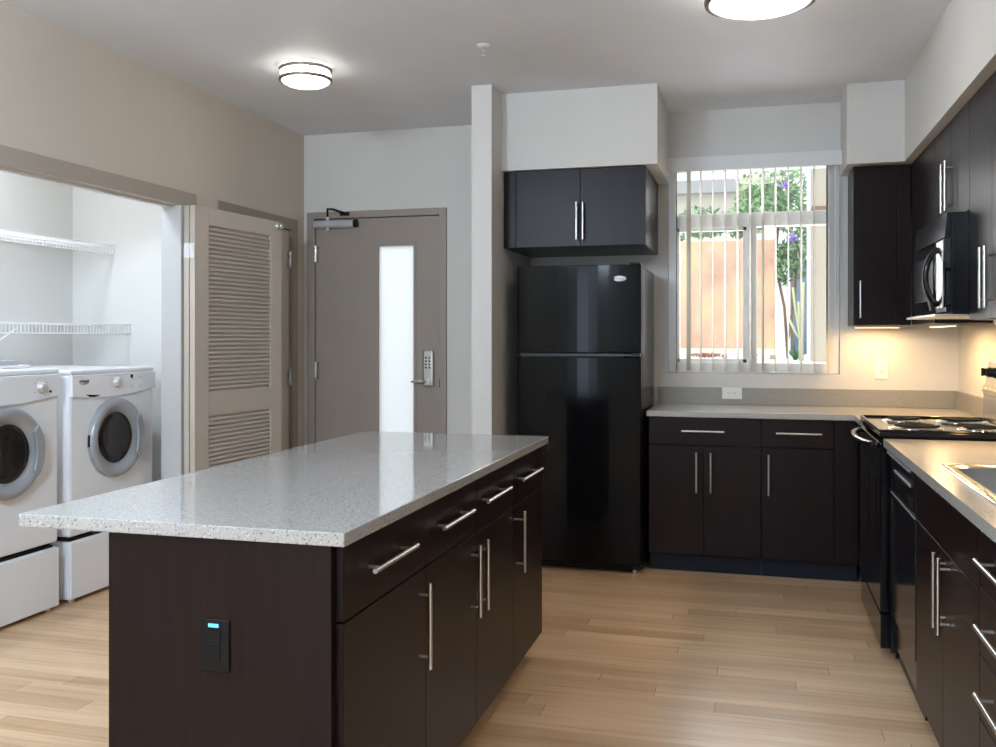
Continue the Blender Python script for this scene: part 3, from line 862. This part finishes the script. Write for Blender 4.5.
# --- ceiling lights
def ceiling_light(x, y, R, z_up, z_lo, label):
    t_ = thing('ceiling_light', label, 'ceiling light', (x, y, ZC), 'round ceiling lights')
    MB().lathe([(0, ZC - .0005), (R * .80, ZC - .0005), (R * .80, ZC - .012), (R * .86, z_up + .003)], (x, y, 0), (0, 0, 1), 48).build('base', M['white_plastic'], t_)
    g_ = MB(); g_.lathe([(R * .88, z_up + .006), (R * .90, z_lo), (R * .86, z_lo - .012), (R * .70, z_lo - .024), (R * .45, z_lo - .024 - .06 * R), (R * .2, z_lo - .024 - .085 * R), (0, z_lo - .024 - .09 * R)], (x, y, 0), (0, 0, 1), 48)
    g_.build('glass_shade', M['lamp_glass'], t_)
    for z_ in (z_up, z_lo):
        MB().lathe([(R * .91, z_ - .007), (R, z_ - .007), (R * 1.01, z_ + .007), (R * .91, z_ + .007), (R * .91, z_ - .007)], (x, y, 0), (0, 0, 1), 48).build('metal_ring', M['ring'], t_)
    for k in range(4):
        a = k * PI / 2 + .62
        cx_, cy_ = x + R * .965 * math.cos(a), y + R * .965 * math.sin(a)
        MB().cyl((cx_, cy_, z_lo - .004), (cx_, cy_, z_up + .004), .004, 8).build('post', M['nickel'], t_)
    return t_
ceiling_light(-2.266, 4.455, .137, 2.718, 2.668, 'small round ceiling light near the entry door')
ceiling_light(.012, 3.86, .215, 2.722, 2.660, 'large round ceiling light over the kitchen floor')
# sprinkler head
sp = thing('fire_sprinkler', 'small chrome fire sprinkler on the ceiling between the two lights', 'sprinkler', (-1.271, 4.36, ZC))
MB().lathe([(0, -.0005), (.036, -.0005), (.036, -.003), (.014, -.008), (0, -.008)], (-1.271, 4.36, ZC), (0, 0, 1), 24).build('escutcheon', M['white_plastic'], sp)
MB().cyl((-1.271, 4.36, ZC - .008), (-1.271, 4.36, ZC - .024), .007).tube([(-1.284, 4.36, ZC - .022), (-1.284, 4.36, ZC - .036), (-1.271, 4.36, ZC - .044), (-1.258, 4.36, ZC - .036), (-1.258, 4.36, ZC - .022)], .0022, 6).build('frame', M['chrome'], sp)
MB().lathe([(0, 0), (.016, 0), (.016, .0015), (0, .0015)], (-1.271, 4.36, ZC - .046), (0, 0, 1), 16).build('deflector', M['chrome'], sp)

# unseen globes added as soft fill light for the room, not its own fixtures
for gx, gy, lab in ((-2.0, 1.0, 'added globe of unseen fill light over the near end of the room, nearer the laundry side'), (-1.2, -1.6, 'added globe of unseen fill light in the living room, nearer the kitchen side')):
    t_ = thing('fill_globe', lab, 'fill light', (gx, gy, ZC), 'added fill lights')
    MB().cyl((gx, gy, ZC - .02), (gx, gy, ZC - .0005), .06, 20).cyl((gx, gy, 2.60), (gx, gy, ZC - .02), .006, 8).build('stem', M['nickel'], t_)
    MB().lathe([(.16 * math.sin(PI * k / 16), 2.46 - .16 * math.cos(PI * k / 16)) for k in range(17)], (gx, gy, 0), (0, 0, 1), 32).build('glow_sphere', M['globe'], t_)
# --- vertical blind
vb = thing('vertical_blind', 'open vertical blind with cream vanes hanging in the kitchen window', 'blind', (-.03, YB - .05, 1.12))
MB().box(-.538, .483, YB - .115, YB - .100, 2.345, 2.432, .001).box(-.538, -.532, YB - .100, YB - .001, 2.345, 2.432).box(.477, .483, YB - .100, YB - .001, 2.345, 2.432).box(-.532, .477, YB - .07, YB - .03, 2.395, 2.43).build('valance', M['window_frame'], vb)
for k in range(13):
    x_ = -.482 + k * .0738
    rot = math.radians(10 + random.uniform(-3, 3) + (14 if k == 1 else 0) - math.radians(4))
    if x_ > .05: rot = -math.radians(9 + random.uniform(-2, 2))
    v_ = MB().box(-.0006, .0006, -.042, .042, 1.122, 2.394)
    v_.xform(Matrix.Translation((x_, YB - .050, 0)) @ Matrix.Rotation(rot, 4, 'Z'))
    v_.build('vane', M['vane'], vb)
MB().cyl((.452, YB - .075, 1.52), (.452, YB - .075, 2.394), .004, 8).build('wand', M['window_frame'], vb)

# ---------------------------------------------------------------- laundry
def front_loader(name, label, y0, y1, ztop, washer):
    t_ = thing(name, label, 'washing machine' if washer else 'clothes dryer', (-3.64, (y0 + y1) / 2, .318))
    XF = -3.290; zb = .330; yc = (y0 + y1) / 2; zc = .798
    MB().box(-3.99, XF - .004, y0, y1, zb, ztop - .022, .014, 3).build('body', M['appliance_white'], t_)
    MB().box(-3.995, XF + .002, y0 - .001, y1 + .001, ztop - .026, ztop, .010, 3).build('top_panel', M['appliance_white'], t_)
    # control panel with a curved lower edge
    n = 14; pts = []
    for k in range(n + 1):
        q = k / n; y_ = y0 + .003 + q * (y1 - y0 - .006)
        pts.append((XF - .006, y_, 1.030 - .020 * math.sin(PI * q) + .016 * q))
    pts += [(XF - .006, y1 - .003, ztop - .027), (XF - .006, y0 + .003, ztop - .027)]
    cp = MB().prism(pts, (.016, 0, 0), .003).build('control_panel', M['appliance_white'], t_)
    ky = yc + (.0 if washer else .205)
    kn = MB(); kn.lathe([(0, 0), (.030, 0), (.030, .004), (.024, .006), (.022, .020), (.018, .023), (0, .023)], (XF + .010, ky, 1.090), (1, 0, 0), 28)
    kn.build('dial', M['badge'], cp)
    mk = MB()
    for k in range(11):
        a = math.radians(-60 + k * 30)
        cy, cz = ky + .045 * math.sin(a), 1.090 + .045 * math.cos(a)
        mk.box(XF + .0095, XF + .0105, cy - .006, cy + .006, cz - .0012, cz + .0012)
    for k in range(4):
        cy = (yc + .13 + (k % 2) * .07) if washer else (yc - .12 + (k % 2) * .06)
        cz = 1.06 + (k // 2) * .045
        mk.box(XF + .0095, XF + .0105, cy - .013, cy + .013, cz - .0012, cz + .0012)
        mk.box(XF + .0095, XF + .0105, cy - .008, cy + .006, cz + .008, cz + .010)
    if washer:
        for k in range(9):
            mk.box(XF + .0095, XF + .0105, yc - .10 + k * .024, yc - .094 + k * .024, 1.128, 1.131)
    mk.build('printed_marking', M['marking'], cp)
    MB().cyl((XF + .009, ky + (.125 if washer else .060), 1.118 if washer else 1.068), (XF + .012, ky + (.125 if washer else .060), 1.118 if washer else 1.068), .010 if washer else .006, 16).build('display' if washer else 'start_button', M['black_glass'], cp)
    if washer:
        bd = MB().lathe([(0, 0), (.034, 0), (.034, .001), (0, .001)], (XF + .010, y0 + .085, 1.106), (1, 0, 0), 32, sx=.50, sy=1.2).build('brand_badge', M['badge'], cp)
        text_mesh('lettering', 'Whirlpool', .0165, (XF + .0115, y0 + .085, 1.106), ROT_XPOS, M['amber'], bd, weight=.0002)
        MB().prism([(XF + .0085, y0 + .10, 1.038), (XF + .0085, y0 + .21, 1.030), (XF + .0085, y0 + .17, 1.022), (XF + .0085, y0 + .13, 1.023)], (.003, 0, 0)).build('dispenser_grip', M['rubber'], cp)
    # round door
    R = .209
    ring = MB().lathe([(R, -.002), (R, .018), (R - .006, .030), (R - .020, .036), (R - .034, .033), (R - .058, .019), (R - .076, .006)], (XF - .003, yc, zc), (1, 0, 0), 56)
    ring = ring.build('door', M['silver_plastic'], t_); ring['label'] = 'round silver-grey door ring'
    MB().lathe([(R - .074, .006), (R - .080, .0)], (XF - .003, yc, zc), (1, 0, 0), 56).build('inner_ring', M['grey_plastic'], ring)
    MB().lathe([(R - .074, .007), (R - .090, .020), (R - .115, .015), (R - .155, .008), (0, .004)], (XF - .003, yc, zc), (1, 0, 0), 56).build('door_glass', M['drum_glass'], ring)
    # crescent grip on the side of the door
    gp = []
    for k in range(9):
        a = math.radians(-38 + k * 76 / 8); gp.append((XF + .030, yc + (R - .012) * math.cos(a), zc + (R - .012) * math.sin(a)))
    for k in range(9):
        a = math.radians(30 - k * 60 / 8); q = math.cos(a * 1.7)
        gp.append((XF + .030, yc + (R - .062) * math.cos(a) - .014 * q + .01, zc + (R - .030) * math.sin(a)))
    MB().prism(gp, (.014, 0, 0), .004).build('door_grip', M['silver_plastic'], ring)
    MB().box(XF + .002, XF + .012, yc - R - .004, yc - R + .004, zc - .03, zc + .03, .002).build('hinge', M['rubber'], t_)
    # pedestal
    p_ = thing('laundry_pedestal', 'white storage pedestal under the ' + ('washing machine nearer the louvered door' if washer else 'clothes dryer at the left edge'), 'pedestal', (-3.64, yc, 0), 'laundry pedestals')
    MB().box(-3.99, XF - .010, y0 + .002, y1 - .002, .018, .306, .006).build('body', M['appliance_white'], p_)
    MB().box(XF - .009, XF + .003, y0 + .002, y1 - .002, .020, .304, .005).build('drawer', M['appliance_white'], p_)
    MB().box(-3.97, XF - .02, y0 + .02, y1 - .02, .307, .317).build('mounting_rail', M['rubber'], p_)
    for yy in (y0 + .045, y1 - .045):
        for xx in (XF - .035, -3.94):
            MB().cyl((xx, yy, 0), (xx, yy, .02), .018).build('foot', M['badge'], p_)
            MB().cyl((xx, yy, .3185), (xx, yy, .332), .018).build('foot', M['rubber'], t_)
front_loader('washing_machine', 'white front-loading washing machine with brand badge, nearer the louvered door', 3.940, 4.612, 1.165, True)
front_loader('clothes_dryer', 'white front-loading clothes dryer at the left edge', 3.190, 3.862, 1.178, False)
bx_ = thing('small_tray', 'small grey and white box lying on top of the clothes dryer', 'box', (-3.52, 3.74, 1.179))
MB().box(-3.62, -3.44, 3.66, 3.845, 1.1795, 1.193, .002).build('base', M['white_plastic'], bx_)
MB().box(-3.60, -3.47, 3.65, 3.800, 1.193, 1.217, .004).build('lid', M['grey_plastic'], bx_)

def wire_shelf(label, xf, zt, brace_y):
    t_ = thing('wire_shelf', label, 'shelf', (-4.04, 3.6, zt), 'wire shelves in the laundry closet')
    y0, y1 = 2.33, 4.862; xw = -4.045; zl = zt - .052
    rl = MB()
    for (x_, z_) in ((xf, zt), (xf, zl), (xw + .01, zt), ((xf + xw) / 2, zt - .004)):
        rl.cyl((x_, y0, z_), (x_, y1, z_), .0032, 8)
    rl.build('rail', M['wire'], t_)
    wr = MB(); n = int((y1 - y0) / .026)
    for k in range(n + 1):
        y_ = y0 + .006 + k * .026
        wr.box(xw + .008, xf, y_ - .0016, y_ + .0016, zt, zt + .0032)
        wr.box(xf - .0016, xf + .0016, y_ - .0016, y_ + .0016, zl, zt + .003)
    o = wr.build('cross_wires', M['wire'], t_); o['kind'] = 'stuff'
    MB().box(xf - .03, xf + .006, y1 + .0005, y1 + .007, zl - .004, zt + .008, .002).build('end_bracket', M['white_plastic'], t_)
    for y_ in (brace_y if isinstance(brace_y, tuple) else ()):
        MB().tube([(xf, y_, zl + .02), (xw + .004, y_, zl - .20)], .005, 8).build('brace', M['wire'], t_)
    for y_ in (3.3, 4.15, 4.55):
        MB().box(xw - .004, xw + .02, y_ - .008, y_ + .008, zt - .02, zt + .006, .002).build('wall_clip', M['white_plastic'], t_)
wire_shelf('upper white wire shelf in the laundry closet', -3.755, 1.882, ())
wire_shelf('lower white wire shelf just above the laundry machines', -3.640, 1.403, (3.97, 2.8))
# closet ceiling lamp
cl_ = thing('closet_light', 'round ceiling lamp inside the laundry closet above the machines', 'ceiling light', (-3.55, 3.6, ZC))
MB().lathe([(0, -.0005), (.13, -.0005), (.13, -.03), (.11, -.05), (0, -.06)], (-3.55, 3.6, ZC), (0, 0, 1), 32).build('glass_shade', M['lamp_glass'], cl_)
lamp('closet_glow', 'AREA', (-3.55, 3.6, ZC - .07), 15, (.78, .88, 1.0), size=.22)

# ---------------------------------------------------------------- outdoors beyond the window and the door
MB().box(-9, 8, YB + 0.16, 22, -.12, -.02).build('ground_outside', M['ext_grey'], kind=S)
rb = MB().box(-1.3, 3.0, 6.75, 11.2, -.02, 1.135).build('raised_bed', M['ext_white']); tag(rb, 'white-edged raised garden bed outside the kitchen window', 'garden bed')
MB().box(-5.2, -1.65, 8.6, 8.8, -.02, 4.2).build('exterior_wall_entry', M['ext_white'], kind=S)
pn = thing('privacy_screen', 'weathered orange privacy screen standing outside the window', 'screen', (-.3, 8.5, 1.135))
MB().box(-.79, .150, 8.48, 8.54, 1.230, 2.175, .004).build('panel', M['orange'], pn)
MB().box(-.80, .160, 8.46, 8.56, 1.175, 1.230, .004).build('base_rail', M['ext_cream'], pn)
for x_ in (-.76, -.30, .11):
    MB().box(x_, x_ + .05, 8.545, 8.595, 1.136, 2.19, .003).build('post', M['ext_cream'], pn)
bd_ = thing('neighbouring_building', 'cream building with a grey fascia beyond the hedge', 'building', (-1.4, 11.6, -.02))
MB().box(-4.5, .12, 11.4, 12.4, -.02, 3.02).build('wall', M['ext_cream'], bd_)
MB().box(-4.6, .22, 11.25, 12.5, 3.02, 3.17).build('fascia', M['ext_grey'], bd_)
MB().box(-4.5, .10, 11.37, 11.40, 2.72, 2.75).build('ledge', M['bark'], bd_)
w1 = MB().box(.12, .36, 11.0, 11.15, 1.136, 2.15).build('garden_wall', M['ext_white']); tag(w1, 'bright white garden wall behind the flowering shrub', 'wall')
hb = thing('distant_house', 'blue-grey house far beyond the flowering shrub', 'house', (1.0, 13.6, -.02))
MB().box(.45, 1.9, 13.4, 15.0, -.02, 2.45).build('wall', M['ext_blue'], hb)
MB().box(.40, 2.0, 13.3, 15.1, 2.45, 2.60).build('roof', M['ext_grey'], hb)
# stucco pier and downpipe on the right of the window
pr = MB().box(.428, .90, 7.80, 8.2, 1.136, 3.6).build('stucco_pier', M['stucco']); tag(pr, 'tan stucco pier outside the right pane of the window', 'pier')
MB().box(.420, .91, 7.79, 8.21, 2.25, 2.36).build('pier_band', M['bark'], pr)
dp_ = MB().cyl((.392, 7.76, 1.136), (.392, 7.76, 3.5), .014); dp_.box(.372, .412, 7.745, 7.80, 1.94, 1.965, .003)
tag(dp_.build('drainpipe', M['ext_white']), 'thin white drainpipe beside the tan stucco pier', 'pipe')

def leaves(mb, centre, rad, n, size):
    cx, cy, cz = centre; rx, ry, rz = rad
    for _ in range(n):
        while True:
            u = Vector((random.uniform(-1, 1), random.uniform(-1, 1), random.uniform(-1, 1)))
            if u.length < 1: break
        p = Vector((cx + u.x * rx, cy + u.y * ry, cz + u.z * rz))
        d1 = Vector((random.gauss(0, 1), random.gauss(0, 1), random.gauss(0, 1))).normalized()
        d2 = d1.orthogonal().normalized(); s_ = size * random.uniform(.6, 1.3)
        nn = d1.cross(d2) * s_ * .15
        vs = [mb.bm.verts.new(p - d1 * s_), mb.bm.verts.new(p + d2 * s_ * .42 + nn), mb.bm.verts.new(p + d1 * s_), mb.bm.verts.new(p - d2 * s_ * .42 + nn)]
        mb.bm.faces.new(vs)
def shrub(name, label, cat, base, blobs, leafmat, nl, size, petals=(), stems=()):
    t_ = thing(name, label, cat, base)
    f = MB()
    for c_, r_ in blobs: leaves(f, c_, r_, nl, size)
    f.build('foliage', leafmat, t_)
    if stems:
        s_ = MB()
        for st_ in stems: s_.tube(st_, .014, 6)
        s_.build('stem', M['bark'], t_)
    if petals:
        p_ = MB()
        for c_ in petals: leaves(p_, c_, (.04, .04, .035), 16, .03)
        p_.build('blossom', M['petal'], t_)
shrub('flowering_hedge', 'leafy green hedge with purple flowers above the orange screen', 'hedge', (-.4, 9.3, 1.136),
      [((-.85, 9.3, 2.40), (.20, .2, .22)), ((-.50, 9.35, 2.44), (.26, .2, .16)), ((-.14, 9.3, 2.44), (.16, .2, .18))], M['leaf'], 260, .040,
      [(-.80, 9.1, 2.33), (-.86, 9.1, 2.24)], [[(-.8, 9.3, 1.136), (-.82, 9.3, 2.2)], [(-.4, 9.35, 1.136), (-.42, 9.3, 2.2)], [(-.08, 9.3, 1.136), (-.1, 9.3, 2.2)]])
shrub('flowering_tree', 'small tree with purple flowers beside the drainpipe outside', 'tree', (.27, 8.9, 1.136),
      [((.16, 8.9, 2.72), (.26, .25, .22)), ((.34, 8.9, 2.45), (.20, .2, .28)), ((.08, 8.75, 2.55), (.20, .15, .20)), ((.36, 8.9, 2.08), (.14, .15, .24)), ((.24, 8.9, 2.0), (.10, .12, .22))], M['leaf'], 190, .042,
      [(.24, 8.6, 2.66), (.30, 8.6, 2.20), (.10, 8.7, 2.40)],
      [[(.27, 8.9, 1.136), (.24, 8.9, 1.6), (.16, 8.9, 2.0), (.2, 8.9, 2.5)], [(.27, 8.9, 1.3), (.33, 8.9, 1.7), (.36, 8.9, 2.2)]])
shrub('tall_background_hedge', 'pale leafy hedge rising behind the small flowering tree', 'hedge', (.35, 10.2, 1.136),
      [((-.02, 10.2, 2.75), (.22, .2, .34)), ((.35, 10.2, 2.80), (.25, .2, .38)), ((.62, 10.25, 2.5), (.22, .2, .5))], M['leaf_mid'], 260, .05, (),
      [[(.0, 10.2, 1.136), (-.02, 10.2, 2.6)], [(.35, 10.2, 1.136), (.35, 10.2, 2.6)], [(.62, 10.25, 1.136), (.62, 10.25, 2.3)]])
# columnar cactus-like plant and agave
cp_ = thing('euphorbia_plant', 'pale yellow-green upright stems growing beside the drainpipe', 'plant', (.36, 8.1, 1.136))
for k, pts in enumerate(([(.34, 8.1, 1.136), (.34, 8.1, 1.35), (.30, 8.1, 1.60), (.285, 8.1, 1.74)], [(.36, 8.1, 1.136), (.365, 8.1, 1.5), (.37, 8.1, 1.78)], [(.35, 8.1, 1.30), (.30, 8.1, 1.38), (.255, 8.1, 1.48)], [(.36, 8.12, 1.25), (.335, 8.1, 1.45), (.33, 8.1, 1.62)])):
    MB().tube(pts, .010, 8).build('stem', M['leaf_pale'], cp_)
ag = thing('agave_plant', 'dark green spiky agave at the foot of the white garden wall', 'plant', (.31, 8.25, 1.136))
for k in range(16):
    a = 2 * PI * k / 16 + random.uniform(-.2, .2); el = random.uniform(.5, 1.3); L = random.uniform(.11, .19)
    c0 = Vector((.31, 8.25, 1.138)); tip = c0 + Vector((math.cos(a) * math.cos(el), math.sin(a) * math.cos(el), math.sin(el))) * L
    side = Vector((-math.sin(a), math.cos(a), 0)) * .016
    m_ = MB(); q = [m_.bm.verts.new(v) for v in (c0 - side, c0 + side, tip, c0 + Vector((0, 0, .012)))]
    for tri in ((0, 1, 2), (1, 3, 2), (3, 0, 2), (0, 3, 1)): m_.bm.faces.new([q[i] for i in tri])
    m_.build('blade', M['leaf_dark'], ag)
gc = MB(); leaves(gc, (-.42, 8.2, 1.175), (.15, .06, .018), 220, .014)
gc = gc.build('ground_cover', M['russet'], kind='stuff'); tag(gc, 'low russet ground cover in front of the orange screen', 'ground cover')
